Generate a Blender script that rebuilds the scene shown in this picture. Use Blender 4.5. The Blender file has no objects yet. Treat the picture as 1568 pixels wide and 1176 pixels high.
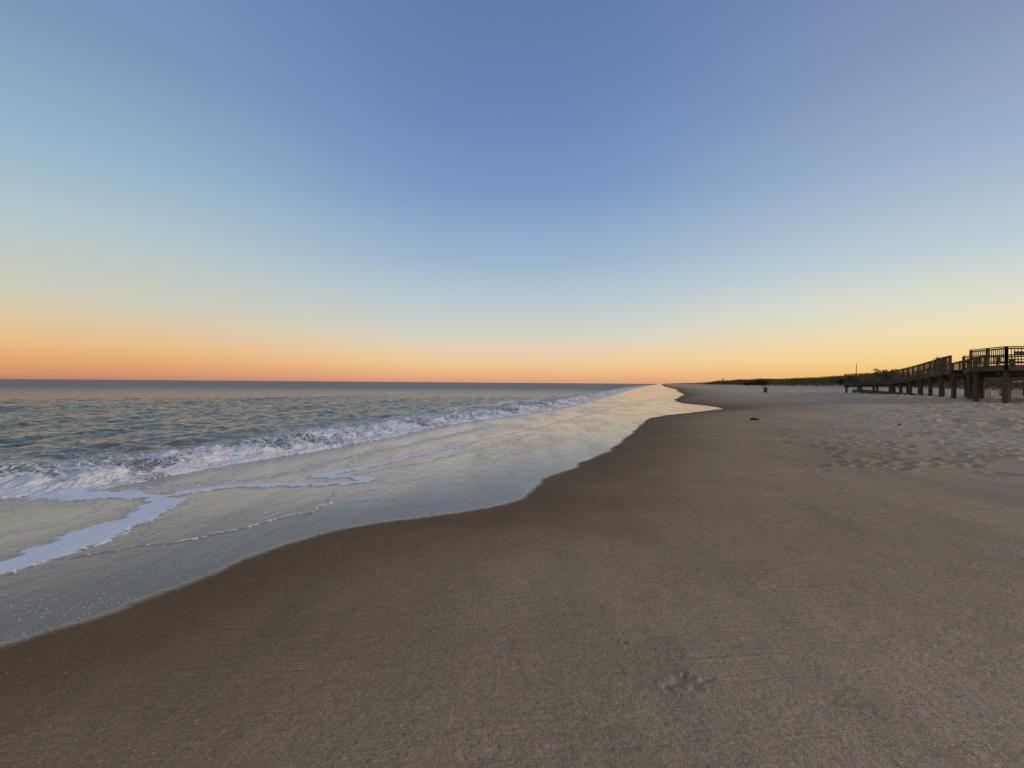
import bpy, bmesh, math, random
import numpy as np
from mathutils import Vector, Matrix
random.seed(4); rng=np.random.default_rng(7)
scene=bpy.context.scene
scene.view_settings.view_transform='Standard'
scene.view_settings.look='None'
scene.view_settings.exposure=0
coll=scene.collection

def lin(c):
    return tuple(((v/255)/12.92 if v/255<=0.04045 else ((v/255+0.055)/1.055)**2.4) for v in c)
def sstep(a,b,x):
    t=np.clip((x-a)/(b-a),0,1); return t*t*(3-2*t)

# ---------------------------------------------------------------- noise
def _h(ix,iy,seed):
    h=(ix.astype(np.int64)*374761393+iy.astype(np.int64)*668265263+seed*1442695041)&0xffffffff
    h=((h^(h>>13))*1274126177)&0xffffffff
    h=(h^(h>>16))&0xffffff
    return h/float(0xffffff)
def vn(x,y,seed=0):
    ix=np.floor(x);iy=np.floor(y);fx=x-ix;fy=y-iy
    fx=fx*fx*fx*(fx*(fx*6-15)+10);fy=fy*fy*fy*(fy*(fy*6-15)+10)
    a=_h(ix,iy,seed);b=_h(ix+1,iy,seed);c=_h(ix,iy+1,seed);d=_h(ix+1,iy+1,seed)
    return (a*(1-fx)+b*fx)*(1-fy)+(c*(1-fx)+d*fx)*fy
def fbm(x,y,oct=4,seed=0):
    s=0;a=.5;t=0
    for i in range(oct):
        s=s+a*vn(x+17.3*i,y-9.1*i,seed+i);t+=a;a*=.5
        x,y=(x*0.8-y*0.6)*2.03,(x*0.6+y*0.8)*2.03
    return s/t

# ---------------------------------------------------------------- curves on the ground (metres)
def smooth(pts,n=4):
    P=[np.array(p,float) for p in pts];out=[]
    for i in range(len(P)-1):
        p0=P[max(i-1,0)];p1=P[i];p2=P[i+1];p3=P[min(i+2,len(P)-1)]
        L=np.linalg.norm(p2-p1)
        m1=(p2-p0);m2=(p3-p1)
        if np.linalg.norm(m1)>0:m1=m1/np.linalg.norm(m1)*L
        if np.linalg.norm(m2)>0:m2=m2/np.linalg.norm(m2)*L
        for k in range(n):
            t=k/n
            out.append((2*t**3-3*t*t+1)*p1+(t**3-2*t*t+t)*m1+(-2*t**3+3*t*t)*p2+(t**3-t*t)*m2)
    out.append(P[-1]);return np.array(out)
def pdist(x,y,poly):
    best=np.full(x.shape,1e18)
    for i in range(len(poly)-1):
        ax,ay=poly[i];bx,by=poly[i+1];dx=bx-ax;dy=by-ay;L2=dx*dx+dy*dy
        t=np.clip(((x-ax)*dx+(y-ay)*dy)/L2,0,1)
        q=(x-ax-t*dx)**2+(y-ay-t*dy)**2
        np.minimum(best,q,out=best)
    return np.sqrt(best)
def sdist(x,y,poly):
    d=pdist(x,y,poly)
    pg=np.vstack([poly,[[9000,poly[-1][1]],[9000,poly[0][1]]]])
    ins=np.zeros(x.shape,bool);n=len(pg)
    for i in range(n):
        x1,y1=pg[i];x2,y2=pg[(i+1)%n]
        if y1==y2: continue
        c=((y1>y)!=(y2>y))&(x<(x2-x1)*(y-y1)/(y2-y1)+x1)
        ins^=c
    return np.where(ins,d,-d)
EDGE=smooth([(-2400,-8300),(-200,-680),(-9,-12),(-5.5,-1),(-4.5,1.0),(-3.75,2.5),(-3.29,3.29),(-3.05,3.66),(-2.80,4.19),(-2.44,4.99),(-1.94,5.77),(-1.17,6.35),(0.0,7.35),
 (.32,8.4),(1.28,10.4),(2.14,12.3),(3.62,16.1),(5.48,21.4),(7.2,25.7),(10.3,30.3),(14.3,35.0),(15.2,39.7),(15.3,45),(18.1,57),(28,83),(36,111),(53,166),(99,333),(290,990),(2400,8300)],3)
BREAK=smooth([(-2410,-8280),(-206,-660),(-14,-10),(-10.5,2),(-9,5.5),(-7.7,7.5),(-6.7,8.2),(-6.4,9.3),(-6.0,10.9),(-5.3,12.5),(-4.7,13.9),(-3.9,16.6),(-2.4,22.4),(.6,29.1),(4.4,40),(11,63.5),(22.2,105),(50,205),(88,340),(280,1000),(2390,8300)],3)
FOAMS=[
 (smooth([(-6.5,1.5),(-5.2,3.2),(-4.68,4.58),(-4.6,4.95),(-4.55,5.4),(-4.62,5.96),(-4.75,6.63),(-4.95,7.25),(-5.3,7.55),(-5.9,7.75),(-6.9,7.85)],5),0.30,1.25),
 (smooth([(-5.3,7.7),(-4.63,8.37),(-3.67,8.62),(-2.93,8.71),(-2.62,8.95),(-2.85,9.3),(-3.4,9.45),(-2.98,10.4),(-2.65,11.3),(-2.1,12.7),(-1.2,15)],4),0.17,1.1),
 (smooth([(-4.3,4.9),(-4.03,5.15),(-3.53,5.49),(-2.98,6.09),(-2.63,6.8),(-2.6,7.5),(-2.75,8.2)],4),0.035,.8),
 (smooth([(-6.2,8.15),(-5.2,8.6),(-4.4,9.3),(-4.0,10.3),(-3.9,11.4),(-3.1,13.6),(-2.0,17),(-.6,21)],3),0.18,.75),
 (smooth([(-3.3,8.9),(-2.2,10.6),(-1.3,12.2),(-.3,14.5),(.8,17.5)],3),0.07,.7),
 (smooth([(-1.2,15),(.9,19.5),(3.0,25),(5.2,31),(7.5,38)],3),0.06,.65),
 (smooth([(-5.7,5.4),(-5.5,6.2),(-5.6,6.9),(-6.3,7.2)],3),0.08,.6),
 (smooth([(-2.2,8.6),(-1.2,9.6),(-.4,11.3),(.9,13.8),(2.4,17.5),(4.4,23)],3),0.035,.55),
]

# ---------------------------------------------------------------- polar grid
th_d=np.radians(np.linspace(-54,54,860))
th_o=np.radians(np.linspace(54,306,110))[1:-1]
TH=np.concatenate([th_d,th_o])
R=np.concatenate([[0.02,.5,1.1],np.geomspace(1.6,60,740),np.geomspace(60,8000,200)[1:]])
nr,nt=len(R),len(TH)
RR,TT=np.meshgrid(R,TH,indexing='ij')
X=(RR*np.sin(TT)).ravel();Y=(RR*np.cos(TT)).ravel();RRf=RR.ravel()
i,j=np.meshgrid(np.arange(nr-1),np.arange(nt),indexing='ij')
j2=(j+1)%nt
FACES=np.stack([i*nt+j,i*nt+j2,(i+1)*nt+j2,(i+1)*nt+j],-1).reshape(-1,4)

D=sdist(X,Y,EDGE)
D+=.36*(fbm(X/1.4,Y/1.4,4,300)-.5)*sstep(4,1,np.abs(D))+sstep(14,30,RRf)*1.2*(fbm(X/5,Y/5,3,310)-.5)*sstep(6,2,np.abs(D))
B=sdist(X,Y,BREAK)

def dune_z(x,y,d):
    ridge=sstep(43,62,d)*(1.0+2.0*sstep(60,165,y))
    n=.5+.9*fbm(x/24,y/24,4,5)
    return ridge*n
def ground_z(x,y,d,b):
    z=np.where(d>0,0.95*(1-np.exp(-np.maximum(d,0)/14))+0.3*sstep(25,60,d),0.012*np.maximum(d,-8))
    z=z+dune_z(x,y,d)
    z=np.where(b<0.1,z+0.25*(b-.1),z)
    z=np.maximum(z,-6)
    return z

def make_mesh(name,V,F,attrs,mat):
    me=bpy.data.meshes.new(name)
    me.vertices.add(len(V));me.vertices.foreach_set('co',V.astype(np.float32).ravel())
    me.loops.add(F.size);me.loops.foreach_set('vertex_index',F.astype(np.int32).ravel())
    me.polygons.add(len(F));me.polygons.foreach_set('loop_start',np.arange(0,F.size,4,dtype=np.int32))
    me.polygons.foreach_set('use_smooth',np.ones(len(F),bool))
    me.update(calc_edges=True)
    for k,v in attrs.items():
        a=me.attributes.new(k,'FLOAT','POINT');a.data.foreach_set('value',v.astype(np.float32))
    me.materials.append(mat)
    o=bpy.data.objects.new(name,me);coll.objects.link(o);return o

# ---------------------------------------------------------------- node helpers
class NT:
    def __init__(s,nt): s.nt=nt
    def n(s,t,**k):
        nd=s.nt.nodes.new(t)
        ins=k.pop('ins',{})
        for a,b in k.items(): setattr(nd,a,b)
        for a,b in ins.items(): s.put(nd.inputs[a],b)
        return nd
    def put(s,sock,v):
        if isinstance(v,bpy.types.NodeSocket): s.nt.links.new(v,sock)
        else:
            if isinstance(v,tuple) and len(v)==3 and sock.type=='RGBA': v=(*v,1)
            sock.default_value=v
    def m(s,op,a,b=0,c=0,clamp=False):
        nd=s.n('ShaderNodeMath',operation=op,use_clamp=clamp)
        s.put(nd.inputs[0],a);s.put(nd.inputs[1],b);s.put(nd.inputs[2],c);return nd.outputs[0]
    def ss(s,v,a,b,lo=0.,hi=1.):
        nd=s.n('ShaderNodeMapRange',interpolation_type='SMOOTHSTEP')
        s.put(nd.inputs[0],v);s.put(nd.inputs[1],a);s.put(nd.inputs[2],b);s.put(nd.inputs[3],lo);s.put(nd.inputs[4],hi);return nd.outputs[0]
    def mix(s,f,a,b):
        nd=s.n('ShaderNodeMix',data_type='RGBA')
        s.put(nd.inputs[0],f);s.put(nd.inputs[6],a);s.put(nd.inputs[7],b);return nd.outputs[2]
    def attr(s,name): return s.n('ShaderNodeAttribute',attribute_name=name).outputs['Fac']
    def noise(s,vec,scale,detail=3,rough=.5,dist=0):
        nd=s.n('ShaderNodeTexNoise');s.put(nd.inputs['Vector'],vec);s.put(nd.inputs['Scale'],scale)
        s.put(nd.inputs['Detail'],detail);s.put(nd.inputs['Roughness'],rough);s.put(nd.inputs['Distortion'],dist);return nd.outputs[0]
    def mapv(s,vec,sc=(1,1,1),rot=(0,0,0)):
        nd=s.n('ShaderNodeMapping');s.put(nd.inputs[0],vec);nd.inputs['Rotation'].default_value=rot;nd.inputs['Scale'].default_value=sc;return nd.outputs[0]
    def vor(s,vec,scale,feature='F1'):
        nd=s.n('ShaderNodeTexVoronoi',feature=feature,voronoi_dimensions='2D');s.put(nd.inputs['Vector'],vec);s.put(nd.inputs['Scale'],scale);return nd.outputs['Distance']
    def bump(s,h,dist,strength=1.,normal=None):
        nd=s.n('ShaderNodeBump');s.put(nd.inputs['Height'],h);s.put(nd.inputs['Distance'],dist);s.put(nd.inputs['Strength'],strength)
        if normal is not None:s.put(nd.inputs['Normal'],normal)
        return nd.outputs[0]
def newmat(name):
    m=bpy.data.materials.new(name);m.use_nodes=True
    t=NT(m.node_tree);p=m.node_tree.nodes['Principled BSDF'];return m,t,p

# ---------------------------------------------------------------- sand material
sand,t,p=newmat('beach_sand')
pos=t.n('ShaderNodeNewGeometry').outputs['Position']
d=t.attr('shore_d'); foamA=t.attr('foam'); veg=t.attr('veg')
nlow=t.noise(pos,.35,3,.6); nmid=t.noise(pos,3.,3,.6); nfine=t.noise(pos,130.,2,.75); ngrit=t.noise(pos,38.,2,.7)
streak=t.noise(t.mapv(pos,(1.5,.22,1),(0,0,.28)),1.,3,.6)
dj=d
wet=t.ss(t.m('ADD',d,t.m('MULTIPLY',t.m('SUBTRACT',t.noise(pos,14.,2),.5),.10)),.10,-.08)
damp=t.ss(t.m('ADD',d,t.m('MULTIPLY',t.m('SUBTRACT',nlow,.5),5.)),10.,1.5)
vdamp=t.ss(t.m('ADD',dj,t.m('MULTIPLY',t.m('SUBTRACT',nlow,.5),2.2)),3.0,.0)
col=t.mix(damp,(.66,.475,.30),(.43,.285,.155))
col=t.mix(t.ss(streak,.42,.7,0.,.32),col,(.28,.225,.14))
col=t.mix(t.m('MULTIPLY',vdamp,.85),col,(.18,.100,.045))
sea_w=t.ss(t.m('ADD',d,t.m('MULTIPLY',t.m('SUBTRACT',nmid,.5),1.)),-.2,-3.2)
wc=t.mix(sea_w,(.22,.142,.083),(.43,.265,.155))  # wet sand tone; seaward, peach low-sky reflection is put into the colour
col=t.mix(wet,col,wc)
nd=t.n('ShaderNodeMix',data_type='RGBA',blend_type='MULTIPLY');t.put(nd.inputs[0],1.)
g=t.m('ADD',t.m('MULTIPLY',t.m('SUBTRACT',nfine,.5),1.7),t.m('ADD',t.m('MULTIPLY',t.m('SUBTRACT',nmid,.5),.34),t.m('MULTIPLY',t.m('SUBTRACT',ngrit,.5),.7)))
g=t.m('ADD',1.,t.m('MULTIPLY',g,t.ss(wet,0,1,1.,.25)))
cg=t.n('ShaderNodeCombineColor');[t.put(cg.inputs[k],g) for k in range(3)]
t.put(nd.inputs[6],col);t.put(nd.inputs[7],cg.outputs[0]);col=nd.outputs[2]
sp=t.vor(pos,14.);spm=t.m('MULTIPLY',t.ss(sp,.10,.05),t.ss(nmid,.53,.60))
spm=t.m('MULTIPLY',spm,t.m('SUBTRACT',1.,wet))
col=t.mix(t.m('MULTIPLY',spm,.65),col,(.09,.07,.055))
sp2=t.vor(t.mapv(pos,rot=(0,0,.7)),5.);spm2=t.m('MULTIPLY',t.ss(sp2,.035,.015),t.m('SUBTRACT',1.,wet))
col=t.mix(t.m('MULTIPLY',spm2,.7),col,(.68,.62,.52))
col=t.mix(t.m('MULTIPLY',veg,.7),col,(.10,.095,.045))
# foam
warp=t.n('ShaderNodeTexNoise',ins={'Vector':pos,'Scale':2.5,'Detail':2.}).outputs['Color']
wv=t.n('ShaderNodeVectorMath',operation='MULTIPLY_ADD');t.put(wv.inputs[0],warp);wv.inputs[1].default_value=(.5,.5,0);t.put(wv.inputs[2],pos)
lace=t.m('MINIMUM',t.vor(wv.outputs[0],4.,'DISTANCE_TO_EDGE'),t.m('MULTIPLY',t.vor(wv.outputs[0],11.,'DISTANCE_TO_EDGE'),1.3))
lace=t.ss(lace,.12,.0)
fn=t.noise(pos,30.,3,.7)
fm=t.m('ADD',foamA,t.m('ADD',t.m('MULTIPLY',t.m('SUBTRACT',lace,.5),.5),t.m('MULTIPLY',t.m('SUBTRACT',fn,.5),.9)))
fmask=t.m('MULTIPLY',t.ss(fm,.40,.80),t.ss(foamA,.02,.12))
bub=t.vor(pos,13.);bb=t.m('MULTIPLY',t.ss(bub,.18,.08),t.ss(t.noise(pos,3.,2),.43,.56))
bub2=t.vor(t.mapv(pos,rot=(0,0,1.1)),31.);bb=t.m('MAXIMUM',bb,t.m('MULTIPLY',t.ss(bub2,.19,.08),t.ss(t.noise(pos,2.,2),.50,.60)))
bb=t.m('MULTIPLY',bb,t.m('MULTIPLY',t.ss(dj,-2.2,-.4),t.ss(dj,.02,-.03)))
fall=t.m('MAXIMUM',fmask,t.m('MULTIPLY',bb,.75))
col=t.mix(fall,col,(.94,.91,.88))
t.put(p.inputs['Base Color'],col)
ro=t.m('ADD',t.m('MULTIPLY',wet,t.ss(streak,.36,.64,-.78,-.89)),.95)
ro=t.m('ADD',ro,t.m('MULTIPLY',fall,.5),clamp=True)
ro=t.m('SUBTRACT',ro,t.m('MULTIPLY',t.m('MULTIPLY',vdamp,t.m('SUBTRACT',1.,wet)),.3))
t.put(p.inputs['Roughness'],ro)
t.put(p.inputs['Specular IOR Level'],t.m('MULTIPLY',t.m('MULTIPLY',t.ss(wet,0,1,.12,1.),t.ss(d,-.2,-2.,.34,.52)),t.ss(streak,.36,.64,.8,1.05)))
rip=t.noise(t.mapv(pos,(2.0,20,1),(0,0,-.12)),1.,3,.55,.4)
hh=t.m('ADD',t.m('MULTIPLY',nfine,.0045),t.m('ADD',t.m('MULTIPLY',rip,t.ss(t.noise(pos,.8,2),.35,.65,.012,.036)),t.m('ADD',t.m('MULTIPLY',ngrit,.011),t.m('MULTIPLY',t.noise(pos,9.,2),.018))))
hh=t.m('MULTIPLY',hh,t.m('SUBTRACT',1.,wet))
wr=t.m('ADD',t.m('MULTIPLY',t.noise(t.mapv(pos,(6,2.6,1),(0,0,.35)),1.,4,.65),.014),t.m('MULTIPLY',t.noise(t.mapv(pos,(1.6,.3,1),(0,0,.28)),1.,3,.6),.024))
wr=t.m('MULTIPLY',t.m('MULTIPLY',wr,wet),t.ss(d,-.1,-1.8,.25,1.))
hh=t.m('ADD',hh,t.m('ADD',wr,t.m('MULTIPLY',t.m('ADD',fall,t.m('MULTIPLY',fn,fmask)),.012)))
t.put(p.inputs['Normal'],t.bump(hh,1.0))

# ---------------------------------------------------------------- sea material
sea,t,p=newmat('sea_water')
pos=t.n('ShaderNodeNewGeometry').outputs['Position']
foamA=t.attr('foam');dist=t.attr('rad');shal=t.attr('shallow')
warp=t.n('ShaderNodeTexNoise',ins={'Vector':pos,'Scale':1.6,'Detail':3.}).outputs['Color']
wv=t.n('ShaderNodeVectorMath',operation='MULTIPLY_ADD');t.put(wv.inputs[0],warp);wv.inputs[1].default_value=(.8,.8,0);t.put(wv.inputs[2],pos)
lace=t.m('MINIMUM',t.vor(wv.outputs[0],2.6,'DISTANCE_TO_EDGE'),t.m('MULTIPLY',t.vor(wv.outputs[0],8.,'DISTANCE_TO_EDGE'),1.3))
lace=t.ss(lace,.2,.0)
fn=t.noise(pos,13.,4,.75)
fm=t.m('ADD',foamA,t.m('ADD',t.m('MULTIPLY',t.m('SUBTRACT',lace,.5),.45),t.m('MULTIPLY',t.m('SUBTRACT',fn,.5),.85)))
fmask=t.m('MULTIPLY',t.ss(fm,.40,.76),t.ss(foamA,.03,.15))
wcol=t.mix(t.ss(dist,25,160),(.065,.082,.076),(.145,.175,.18))  # paler with distance: base colour stands in for sky reflected off far waves
wcol=t.mix(shal,wcol,(.13,.125,.095))
wcol=t.mix(t.ss(foamA,0.,.8),wcol,(.22,.23,.20))
col=t.mix(fmask,wcol,(.93,.91,.88))
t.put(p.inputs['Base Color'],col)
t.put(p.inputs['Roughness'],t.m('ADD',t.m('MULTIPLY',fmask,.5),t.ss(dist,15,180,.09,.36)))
p.inputs['IOR'].default_value=1.34
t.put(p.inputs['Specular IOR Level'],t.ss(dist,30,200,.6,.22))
w1=t.noise(t.mapv(pos,(.75,.40,1),(0,0,.28)),1.,3,.6)
w2=t.noise(t.mapv(pos,(3.0,1.7,1),(0,0,.1)),1.,4,.65)
hh=t.m('ADD',t.m('MULTIPLY',w1,t.ss(dist,10,90,.18,2.0)),t.m('MULTIPLY',w2,t.ss(dist,8,90,.19,.85)))
hh=t.m('ADD',hh,t.m('MULTIPLY',t.m('MULTIPLY',fn,fmask),.06))
t.put(p.inputs['Normal'],t.bump(hh,1.0,1.))

# ---------------------------------------------------------------- terrain mesh
Z=ground_z(X,Y,D,B)
veg=sstep(46,54,D)*sstep(.33,.46,fbm(X/9,Y/9,4,31)+.12)
trod=sstep(7.5,13,D)*(1-sstep(42,50,D))
amp=sstep(1,8,D)
Z+=amp*.08*(fbm(X/6,Y/6,3,2)-.5)+amp*.035*(fbm(X/1.3,Y/1.3,3,3)-.5)
hol=fbm(X/.55,Y/.55,2,61);hol2=fbm(X/.3+5,Y/.3,2,67)
zone=trod*sstep(.30,.56,fbm(X/5,Y/5,3,71)+.16*sstep(8,16,D))
Z-=zone*.15*sstep(.42,.8,hol); Z+=zone*.06*sstep(.5,.8,hol2)
def dent(cx,cy,rx,ry,rot,dep,rim=.35):
    r=math.hypot(cx,cy);m=4*max(rx,ry)
    i0=max(np.searchsorted(R,r-m)-1,0)*nt;i1=min(np.searchsorted(R,r+m)+1,nr)*nt
    sub=np.where((np.abs(X[i0:i1]-cx)<m)&(np.abs(Y[i0:i1]-cy)<m))[0]+i0
    c,s=math.cos(rot),math.sin(rot);x=X[sub];y=Y[sub]
    u=((x-cx)*c+(y-cy)*s)/rx;v=(-(x-cx)*s+(y-cy)*c)/ry
    q=u*u+v*v
    Z[sub]+=-dep*np.exp(-q*1.2)+dep*rim*np.exp(-(np.sqrt(q)-1.6)**2*4)
for a in [(.84,2.52,.07,.035,.5,.010),(.90,2.47,.03,.035,.1,.009),(.88,2.57,.022,.014,1.1,.014),(.97,2.52,.035,.02,.3,.007),(.76,2.46,.02,.045,.2,.006),
          (.66,2.93,.018,.012,.2,.012),(.62,2.96,.012,.01,.2,.005),
          (.30,3.6,.03,.02,.1,.004),(1.9,4.8,.05,.03,.1,.007),(2.9,5.6,.06,.03,.1,.008),(1.2,4.1,.05,.02,.6,.006),(3.6,6.2,.08,.04,.2,.01),(4.6,7.2,.08,.05,.2,.012)]:
    dent(*a)
for (x0,y0,x1,y1,n_) in [(9.5,10.5,24,44,56),(13,12.5,19,40,40),(12,13,34,34,50),(9,13.5,18,15,12),(17,17,33,50,50),(7,13,14,36,26),(8,9,16,13,16),(7.5,8.2,11,9.5,7)]:
    for k in range(n_):
        f=k/n_;sd=.13 if k%2 else -.13
        x=x0+(x1-x0)*f+sd+random.gauss(0,.08)+.8*math.sin(f*7);y=y0+(y1-y0)*f+random.gauss(0,.15)
        dent(x,y,random.uniform(.09,.12),random.uniform(.15,.20),random.uniform(-.2,.2),random.uniform(.03,.055),.45)
for k in range(800):
    y=random.uniform(8.5,40);x=random.uniform(.60,1.05)*y
    dent(x,y,random.uniform(.08,.15),random.uniform(.07,.12),random.uniform(0,3),random.uniform(.025,.05),.4)
foam=np.zeros_like(X)
nz=fbm(X*1.7,Y*1.7,3,40);nz2=fbm(X*5,Y*5,3,44)
idx=np.where((RRf<80)&(D<0.3)&(B>-1))[0]
xs=X[idx];ys=Y[idx]
for poly,w,st in FOAMS:
    dd=pdist(xs+.35*(nz[idx]-.5)+.14*(nz2[idx]-.5),ys+.3*(nz2[idx]-.5),poly)
    ww=w*(.35+1.3*nz[idx])*np.clip(1+ (RRf[idx]-8)/25,1,3)
    f=st*(1-sstep(ww*.4,ww*1.4,dd))
    tail=.32*min(st,1)*np.exp(-dd/(w*2.2))
    foam[idx]=np.maximum(foam[idx],np.maximum(f,tail))
foam=np.maximum(foam,(1-sstep(0.,1.2,B))*.50*(D<0)*(B>-1))
foam=np.maximum(foam,.33*sstep(-.9,-2.2,D)*sstep(.46,.64,fbm(X/1.1,Y/2.6,3,48)))
foam*=(D<-.02)
Z+=np.where(foam>.5,.014*sstep(.5,1,foam),0)
beach=make_mesh('beach_sand',np.stack([X,Y,Z],-1),FACES,{'shore_d':D,'foam':foam,'veg':veg},sand)

# ---------------------------------------------------------------- sea mesh
keep=(B[FACES]<.6).all(1)
used=np.unique(FACES[keep]);remap=np.full(len(X),-1);remap[used]=np.arange(len(used))
XX,YY,BB,RQ=X[used],Y[used],B[used],RRf[used]
fade=1/(1+(RQ/140)**2)
W=np.zeros_like(XX)
w0=fbm(XX/2.5,YY/2.5,3,100);w1_=fbm(XX/7,YY/7,2,130)
for k in range(24):
    lam=math.exp(random.uniform(math.log(.45),math.log(4.0)))
    a=math.radians(random.gauss(-16,38))
    kx,ky=math.cos(a)*2*math.pi/lam,math.sin(a)*2*math.pi/lam
    arg=XX*kx+YY*ky+random.uniform(0,6.28)+(5*w0 if lam<2 else 5*w1_)*random.uniform(.6,1.4)
    W+=lam**.8*.0095*(.6-np.abs(np.sin(arg/2)))*1.5
dep=sstep(0,-4,BB)
W*=fade*(.25+.75*dep)
bn=fbm(XX/3.1,YY/3.1,3,201); bw=BB+ 1.2*(bn-.5)*sstep(.2,-1,BB)
ampb=(.12+.20*fbm(XX/4,YY/4,3,203))*(1+.9*sstep(20,60,RQ))
front=sstep(.15,-1.6,bw)*np.exp(-np.maximum(-bw-1.6,0)/1.5)
W+=ampb*front
W+=.13*np.exp(-((bw+5.5+1.5*(bn-.5))/.9)**2)*sstep(.35,.6,fbm(XX/7,YY/7,2,205)+.1)
W+=.12*np.exp(-((BB+10)/1.2)**2)*fbm(XX/6,YY/6,2,206)+.18*np.exp(-((BB+16)/1.8)**2)*fbm(XX/7,YY/7,2,207)+.35*np.exp(-((BB+28)/2.5)**2)*fbm(XX/9,YY/9,2,209)
lump=fbm(XX*1.8,YY*1.8,4,211)-.5;lump2=fbm(XX*6,YY*6,3,215)-.5
fz=sstep(.25,.0,bw)*np.exp(-np.maximum(-bw-1.9,0)/1.2)
W+=fz*sstep(.1,-.5,bw)*(.20*lump+.12*lump2)*(RQ<120)
sfoam=fz*(.68+1.3*(fbm(XX/1.0,YY/1.0,3,221)-.45)+.25*sstep(-.8,0,bw))
sfoam=np.maximum(sfoam,.54*sstep(-.5,-2,bw)*np.exp(-np.maximum(-bw-3.2,0)/2.6)*sstep(.33,.58,fbm(XX/1.8,YY/1.8,3,223)+.03))
crest2=np.exp(-((bw+5.0+1.5*(bn-.5))/.6)**2)*sstep(.46,.6,fbm(XX/7,YY/7,2,205)+.1)*sstep(10,40,RQ)
sfoam=np.maximum(sfoam,.8*crest2)
Zs=-.04+W
Zs=np.where(BB>0,-.05-.3*BB,Zs)
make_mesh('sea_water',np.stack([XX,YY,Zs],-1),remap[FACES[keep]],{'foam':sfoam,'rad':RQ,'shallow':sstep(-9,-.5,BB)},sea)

def gz(x,y):
    xa=np.array([float(x)]);ya=np.array([float(y)])
    dd=sdist(xa,ya,EDGE)
    return float(ground_z(xa,ya,dd,np.array([50.]))[0]),float(dd[0])

# ---------------------------------------------------------------- mesh helpers
def simple_mat(name,c1,c2,scale=6,rough=.85,stretch=(1,1,1),bump=.01):
    m,t,p=newmat(name)
    pos=t.n('ShaderNodeNewGeometry').outputs['Position']
    n=t.noise(t.mapv(pos,stretch),scale,3,.65)
    t.put(p.inputs['Base Color'],t.mix(t.ss(n,.3,.7),c1,c2));p.inputs['Roughness'].default_value=rough
    p.inputs['Specular IOR Level'].default_value=.2
    t.put(p.inputs['Normal'],t.bump(n,bump));return m
wood=simple_mat('weathered_wood',(.06,.044,.027),(.14,.105,.066),5,.9,(1,1,.4))
woodd=simple_mat('pile_wood',(.055,.042,.027),(.125,.095,.06),4,.9,(3,3,.3))
def beam(bm,a,b,w,h,up=Vector((0,0,1))):
    a=Vector(a);b=Vector(b);dr=(b-a).normalized()
    s=dr.cross(up)
    if s.length<1e-3: s=Vector((1,0,0))
    s.normalize();u=s.cross(dr).normalized()
    vs=[]
    for q in (a,b):
        for sx,su in ((-1,-1),(1,-1),(1,1),(-1,1)):
            vs.append(bm.verts.new(q+s*sx*w/2+u*su*h/2))
    for f in ((3,2,1,0),(4,5,6,7),(0,1,5,4),(1,2,6,5),(2,3,7,6),(3,0,4,7)):
        bm.faces.new([vs[k] for k in f])
def tube(bm,a,b,r1,r2,n=10):
    a=Vector(a);b=Vector(b);dr=(b-a).normalized()
    s=dr.orthogonal().normalized();u=dr.cross(s)
    A=[];Bv=[]
    for k in range(n):
        an=2*math.pi*k/n;o=s*math.cos(an)+u*math.sin(an)
        A.append(bm.verts.new(a+o*r1));Bv.append(bm.verts.new(b+o*r2))
    for k in range(n):
        bm.faces.new([A[k],A[(k+1)%n],Bv[(k+1)%n],Bv[k]])
    bm.faces.new(A[::-1]);bm.faces.new(Bv)
def obj(name,bm,mat,parent=None):
    me=bpy.data.meshes.new(name);bmesh.ops.recalc_face_normals(bm,faces=bm.faces);bm.to_mesh(me);bm.free();me.materials.append(mat)
    o=bpy.data.objects.new(name,me);coll.objects.link(o)
    if parent:o.parent=parent
    return o
def empty(name):
    e=bpy.data.objects.new(name,None);coll.objects.link(e);return e

# ---------------------------------------------------------------- boardwalk
bw_=empty('wooden_boardwalk')
bd=bmesh.new();br=bmesh.new();bp=bmesh.new()
def railing(a,b,h=1.12,gap=.18,mid=False):
    a=Vector(a);b=Vector(b);L=(b-a).length;n=max(1,round(L/2.0))
    Z_=Vector((0,0,1))
    for k in range(n+1):
        q=a.lerp(b,k/n);beam(br,q-Z_*.25,q+Z_*(h+.02),.12,.12,Vector((0,1,0)))
    beam(br,a+Z_*(h+.05),b+Z_*(h+.05),.16,.05)
    beam(br,a+Z_*(h-.06),b+Z_*(h-.06),.05,.09)
    beam(br,a+Z_*.14,b+Z_*.14,.05,.09)
    if mid: beam(br,a+Z_*.62,b+Z_*.62,.045,.08)
    m=int(L/gap)
    for k in range(m):
        q=a.lerp(b,(k+.5)/m);beam(br,q+Z_*.2,q+Z_*(h-.1),.035,.035,Vector((0,1,0)))
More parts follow.
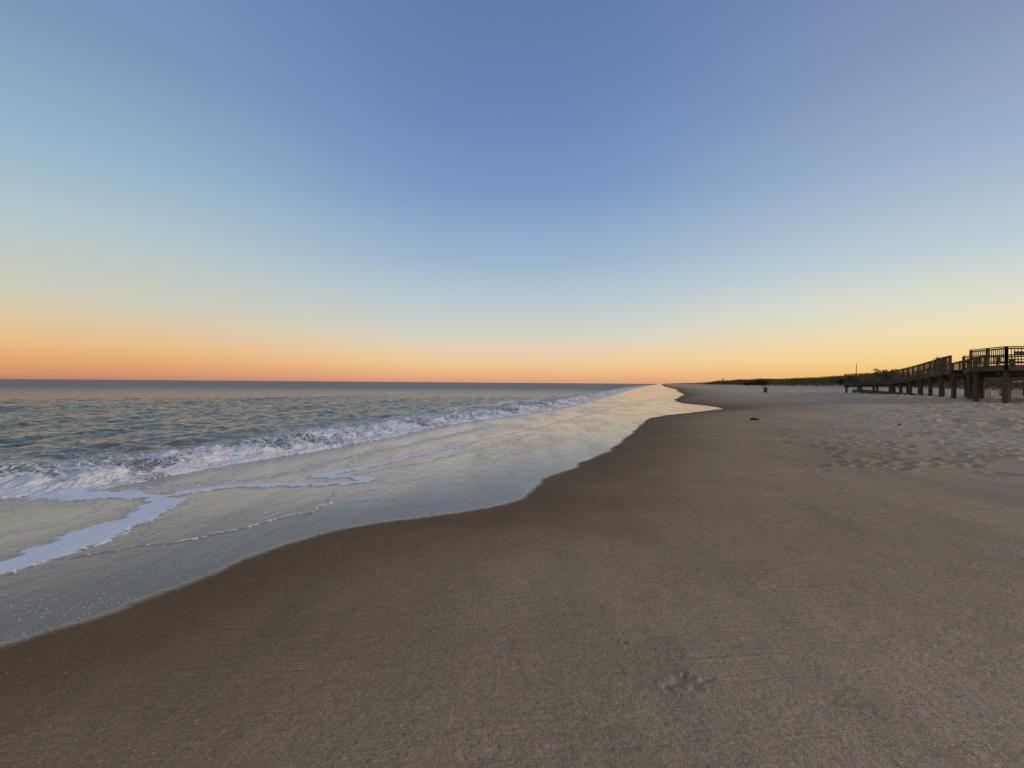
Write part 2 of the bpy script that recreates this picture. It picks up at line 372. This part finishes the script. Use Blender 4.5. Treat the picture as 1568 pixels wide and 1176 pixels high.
def walkway(a,b,w,pile_step=3.2,pr=.13,rails=True):
    a=Vector(a);b=Vector(b);dr=(b-a);L=dr.length;dn=dr.normalized();s=dn.cross(Vector((0,0,1))).normalized()
    n=int(L/.15)
    for k in range(n):
        q=a.lerp(b,(k+.5)/n);beam(bd,q-s*w/2,q+s*w/2,.135,.04)
    for o in (-.5,0,.5):
        beam(bd,a+s*w*o*.94-Vector((0,0,.15)),b+s*w*o*.94-Vector((0,0,.15)),.08,.24)
    if rails:
        for sg in (-1,1):
            railing(a+s*sg*(w/2-.03),b+s*sg*(w/2-.03),gap=.26)
    m=max(1,round(L/pile_step))
    for k in range(m+1):
        q=a.lerp(b,k/m)
        for sg in (-1,1):
            x,y=(q+s*sg*(w/2-.25)).xy;g,_=gz(x,y)
            if q.z-.3>g: tube(bp,(x,y,g-.6),(x,y,q.z-.28),pr*1.05,pr*.95)
        if rails: beam(bd,q-s*(w/2+.15)-Vector((0,0,.4)),q+s*(w/2+.15)-Vector((0,0,.4)),.12,.24)
P1=(36.3,40.8,2.98);P2=(41.0,50,2.58);P3=(45.6,60,2.12)
walkway(P1,P2,2.2,3.2,.17);walkway(P2,P3,2.2,3.2,.17);walkway(P3,(44.9,67.5,2.0),2.2,2.2,.15)
walkway((43.6,64.5,1.15),(41.8,54,.86),1.4,3.4,.09,False)
plat=[(30.9,34.5),(30.1,31.2),(38.5,29.4),(41.5,38),(36.4,41.3)]
zt=3.0
n=len(plat)
def inside_span(y):
    xs=[]
    for k in range(n):
        (x1,y1),(x2,y2)=plat[k],plat[(k+1)%n]
        if (y1>y)!=(y2>y): xs.append(x1+(x2-x1)*(y-y1)/(y2-y1))
    return sorted(xs)
yy=29.6
while yy<41.2:
    sx=inside_span(yy)
    if len(sx)==2 and sx[1]-sx[0]>.3:
        beam(bd,(sx[0],yy,zt),(sx[1],yy,zt),.135,.04)
    yy+=.15
for k in range(n):
    a=Vector((*plat[k],zt));b=Vector((*plat[(k+1)%n],zt))
    beam(bd,a-Vector((0,0,.18)),b-Vector((0,0,.18)),.09,.30)
    if k==4: continue
    railing(a,b,1.08,gap=.17,mid=True)
for yb in (32,34.5,37,39.5):
    sx=inside_span(yb)
    beam(bd,(sx[0]+.1,yb,zt-.46),(sx[1]-.1,yb,zt-.46),.14,.26)
for (x,y) in [(31.2,34.4),(30.5,31.6),(33.3,31.0),(36.3,30.3),(38.3,29.9),(33.4,34.5),(36.2,34.5),(39,34.5),(33.6,37.6),(36.6,38),(39.6,37.6),(36.6,40.6)]:
    g,_=gz(x,y);tube(bp,(x,y,g-.6),(x,y,zt-.3),.18,.16,12)
for (x,y) in [(32.3,33.2),(35.3,32.4)]:
    beam(br,(x,y,zt+.46),(x+1.9,y-.4,zt+.46),.42,.05)
    beam(br,(x,y-.22,zt+.86),(x+1.9,y-.62,zt+.86),.04,.22)
    for o in (.1,1.8): beam(br,(x+o,y-.2*o,zt),(x+o,y-.2*o,zt+.44),.09,.3,Vector((0,1,0)))
obj('deck',bd,wood,bw_);obj('railing',br,wood,bw_);obj('piles',bp,woodd,bw_)

# ---------------------------------------------------------------- sand fence
bm=bmesh.new();path=[(41,46),(45,45),(50,46.5),(56,47)]
for k in range(len(path)-1):
    a=Vector((*path[k],0));b=Vector((*path[k+1],0));L=(b-a).length;m=int(L/.11)
    for q in range(m):
        c=a.lerp(b,q/m);g,_=gz(c.x,c.y)
        hgt=1.15+random.uniform(-.06,.05);tl=random.uniform(-.03,.03)
        if random.random()<.05: continue
        beam(bm,(c.x,c.y,g-.1),(c.x+tl,c.y,g+hgt),.04,.012,Vector((0,1,0)))
    g1,_=gz(a.x,a.y);g2,_=gz(b.x,b.y)
    for hh_ in (.3,.7,1.0): beam(bm,(a.x,a.y-.01,g1+hh_),(b.x,b.y-.01,g2+hh_),.015,.015)
    for q in range(int(L/2.5)+1):
        c=a.lerp(b,q*2.5/L);g,_=gz(c.x,c.y);tube(bm,(c.x,c.y+.06,g-.3),(c.x,c.y+.06,g+1.35),.045,.04,8)
obj('sand_fence',bm,wood)

# ---------------------------------------------------------------- dune grass
gm=simple_mat('dune_grass',(.07,.08,.03),(.18,.155,.075),.15,.95)
Nt=22000
ys=40+ (rng.random(Nt*3)**1.7)*560
off=46+rng.random(Nt*3)**1.4*42
xs=.292*ys+3+off*1.04
dd=sdist(xs,ys,EDGE);vv=sstep(.33,.46,fbm(xs/9,ys/9,4,31)+.12)
ok=(dd>45)&(rng.random(Nt*3)<vv*sstep(45,53,dd))
xs=xs[ok][:Nt];ys=ys[ok][:Nt];dd=dd[ok][:Nt]
zs=ground_z(xs,ys,dd,np.full_like(xs,50.))
V=[];F=[]
for x,y,z in zip(xs,ys,zs):
    sc=1+y/300
    for b in range(4):
        a=random.uniform(0,6.28);hgt=random.uniform(.25,.75)*sc;l=random.uniform(.1,.35)*sc;w=.07*sc
        ox=x+random.uniform(-.3,.3);oy=y+random.uniform(-.3,.3)
        k=len(V)
        V+= [(ox-w*math.sin(a),oy+w*math.cos(a),z-.1),(ox+w*math.sin(a),oy-w*math.cos(a),z-.1),(ox+l*math.cos(a),oy+l*math.sin(a),z+hgt)]
        F.append((k,k+1,k+2))
me=bpy.data.meshes.new('dune_grass');me.from_pydata(V,[],F);me.materials.append(gm)
coll.objects.link(bpy.data.objects.new('dune_grass',me))

# ---------------------------------------------------------------- trees on the dune
bark=simple_mat('bark',(.05,.04,.03),(.1,.08,.06),8)
leaf=simple_mat('leaves',(.02,.028,.012),(.05,.058,.025),.9)
def tree(x,y,h,w,seed,name='pine_tree'):
    random.seed(seed);g,_=gz(x,y);e=empty(name)
    bm=bmesh.new();lf=bmesh.new()
    lean=Vector((random.uniform(-.1,.1),0,1)).normalized()
    top=Vector((x,y,g))+lean*h*.8
    tube(bm,(x,y,g-.3),Vector((x,y,g))+lean*h*.4,.16,.11);tube(bm,Vector((x,y,g))+lean*h*.4,top,.11,.03)
    for k in range(18):
        s0=Vector((x,y,g))+lean*h*random.uniform(.25,.75);a=random.uniform(0,6.28)
        e1=s0+Vector((math.cos(a)*w*.5*random.uniform(.5,1),math.sin(a)*w*.5*random.uniform(.5,1),h*random.uniform(.05,.22)))
        tube(bm,s0,e1,.05,.015,6)
        for c in range(3):
            cc=s0.lerp(e1,random.uniform(.45,1.1));rad=random.uniform(.3,.6)
            for q in range(60):
                v=Vector((random.gauss(0,1),random.gauss(0,1),random.gauss(0,.7)))*rad*.6
                c0=cc+v;u1=Vector((random.gauss(0,1),random.gauss(0,1),random.gauss(0,1))).normalized()*.12
                u2=u1.orthogonal().normalized()*.09
                lf.faces.new([lf.verts.new(c0-u1),lf.verts.new(c0+u2),lf.verts.new(c0+u1),lf.verts.new(c0-u2)])
    obj('trunk',bm,bark,e);obj('crown',lf,leaf,e)
tree(88.0,120,5.2,5.5,3);tree(91.8,110,7.0,2.8,9);tree(84,128,3.2,5.0,12)
tree(86,176,2.4,5,21);tree(95,205,2.2,6,22)

# ---------------------------------------------------------------- small things
bm=bmesh.new();g,_=gz(60.5,90);tube(bm,(60.5,90,g-.5),(60.5,90,5.4),.07,.05,8)
tube(bm,(60.5,90,5.4),(60.5,90,5.5),.08,.02,8);beam(bm,(60.5,90,g+.9),(60.9,90,g+.9),.05,.25)
obj('flagpole',bm,wood)
bm=bmesh.new();x,y=103,250;g,_=gz(x,y);tube(bm,(x,y,g-.5),(x,y,4.6),.14,.11,8);beam(bm,(x-.4,y,4.2),(x+.4,y,4.2),.08,.5)
obj('beach_marker_post',bm,wood)
metal=simple_mat('painted_metal',(.05,.045,.04),(.09,.07,.05),7,.6)
x,y=37.4,75.5;g,_=gz(x,y);bm=bmesh.new()
prof=[(.0,.25),(.03,.27),(.24,.265),(.26,.28),(.28,.265),(.50,.265),(.52,.28),(.54,.265),(.70,.265),(.73,.28),(.75,.26)]
for k in range(len(prof)-1): tube(bm,(x,y,g+prof[k][0]),(x,y,g+prof[k+1][0]),prof[k][1],prof[k+1][1],18)
tube(bm,(x,y,g+.75),(x,y,g+.83),.26,.12,18)
obj('trash_barrel',bm,metal)
weed=simple_mat('seaweed',(.02,.015,.008),(.06,.04,.02),20)
def clump(x,y,s,seed,nn=60):
    random.seed(seed);g,_=gz(x,y);bm=bmesh.new()
    for k in range(nn):
        a=random.uniform(0,6.28);r=random.gauss(0,.45)*s
        p0=Vector((x+math.cos(a)*r,y+math.sin(a)*r*.8,g+random.uniform(0,.05)))
        for j in range(4):
            p1=p0+Vector((random.gauss(0,1),random.gauss(0,1),random.gauss(.1,.4)))*s*.16
            p1.z=max(g+.005,min(p1.z,g+s*.5));tube(bm,p0,p1,.012*s/.15,.008*s/.15,5);p0=p1
    return obj('seaweed_clump',bm,weed)
clump(9.9,20.9,.15,1);clump(15.5,22.5,.07,2,25);clump(12.5,16.5,.06,5,25);clump(22,27,.08,8,25)

# ---------------------------------------------------------------- world
w=bpy.data.worlds.new('World');scene.world=w;w.use_nodes=True
t=NT(w.node_tree);bg=w.node_tree.nodes['Background']
vec=t.n('ShaderNodeTexCoord').outputs['Generated']
nv=t.n('ShaderNodeVectorMath',operation='NORMALIZE');t.put(nv.inputs[0],vec)
sep=t.n('ShaderNodeSeparateXYZ');t.put(sep.inputs[0],nv.outputs[0]);sx,sy,sz=sep.outputs
hl=t.m('SQRT',t.m('ADD',t.m('MULTIPLY',sx,sx),t.m('ADD',t.m('MULTIPLY',sy,sy),1e-6)))
az=t.m('DIVIDE',sx,hl)
def ramp(stops):
    r=t.n('ShaderNodeValToRGB');cr=r.color_ramp;cr.interpolation='LINEAR'
    while len(cr.elements)>1: cr.elements.remove(cr.elements[-1])
    cr.elements[0].position=stops[0][0];cr.elements[0].color=(*lin(stops[0][1]),1)
    for ps,c in stops[1:]:
        e=cr.elements.new(ps);e.color=(*lin(c),1)
    t.put(r.inputs[0],t.m('MAXIMUM',sz,0.));return r.outputs[0]
C=ramp([(0,(214,154,124)),(.012,(232,174,128)),(.035,(239,199,148)),(.062,(228,207,174)),(.095,(210,209,198)),(.165,(181,198,208)),(.232,(155,180,206)),(.344,(124,153,195)),(.443,(108,138,186)),(.528,(101,129,177)),(.60,(97,123,169)),(1,(92,113,155))])
L=ramp([(0,(188,128,110)),(.008,(208,145,110)),(.028,(226,166,113)),(.055,(230,188,135)),(.085,(221,198,162)),(.13,(204,203,187)),(.235,(176,196,203)),(.324,(151,180,203)),(.463,(122,154,187)),(.6,(107,140,181)),(1,(92,113,155))])
Rr=ramp([(0,(232,172,106)),(.02,(243,196,120)),(.045,(247,212,146)),(.08,(241,221,175)),(.125,(223,222,202)),(.205,(189,205,213)),(.333,(155,176,203)),(.471,(132,151,184)),(.6,(114,134,175)),(1,(92,113,155))])
fl=t.ss(az,-.05,-.72);fr=t.ss(az,.05,.75)
cc=t.mix(fr,t.mix(fl,C,L),Rr)
sky=t.n('ShaderNodeTexSky',sky_type='NISHITA');sky.sun_disc=False;sky.sun_elevation=math.radians(12);sky.sun_rotation=math.radians(110)
add=t.n('ShaderNodeMix',data_type='RGBA',blend_type='ADD');t.put(add.inputs[0],.001);t.put(add.inputs[6],cc);t.put(add.inputs[7],sky.outputs[0])
t.put(bg.inputs[0],add.outputs[2]);bg.inputs[1].default_value=1.0
sun=bpy.data.lights.new('sun','SUN');sun.energy=1.7;sun.angle=math.radians(12);sun.color=(1,.77,.50)
so=bpy.data.objects.new('sun',sun);coll.objects.link(so)
el,azm=math.radians(12),math.radians(110)
dirv=Vector((math.sin(azm)*math.cos(el),math.cos(azm)*math.cos(el),math.sin(el)))
so.rotation_euler=dirv.to_track_quat('Z','Y').to_euler()

# ---------------------------------------------------------------- camera
cam=bpy.data.cameras.new('camera');co=bpy.data.objects.new('camera',cam);coll.objects.link(co)
cam.sensor_width=36;cam.lens=18;cam.clip_end=20000;cam.clip_start=.05
M=Matrix.Rotation(math.radians(90-.15),4,'X')@Matrix.Rotation(math.radians(.44),4,'Z')
M.translation=Vector((0,0,1.7));co.matrix_world=M
scene.camera=co
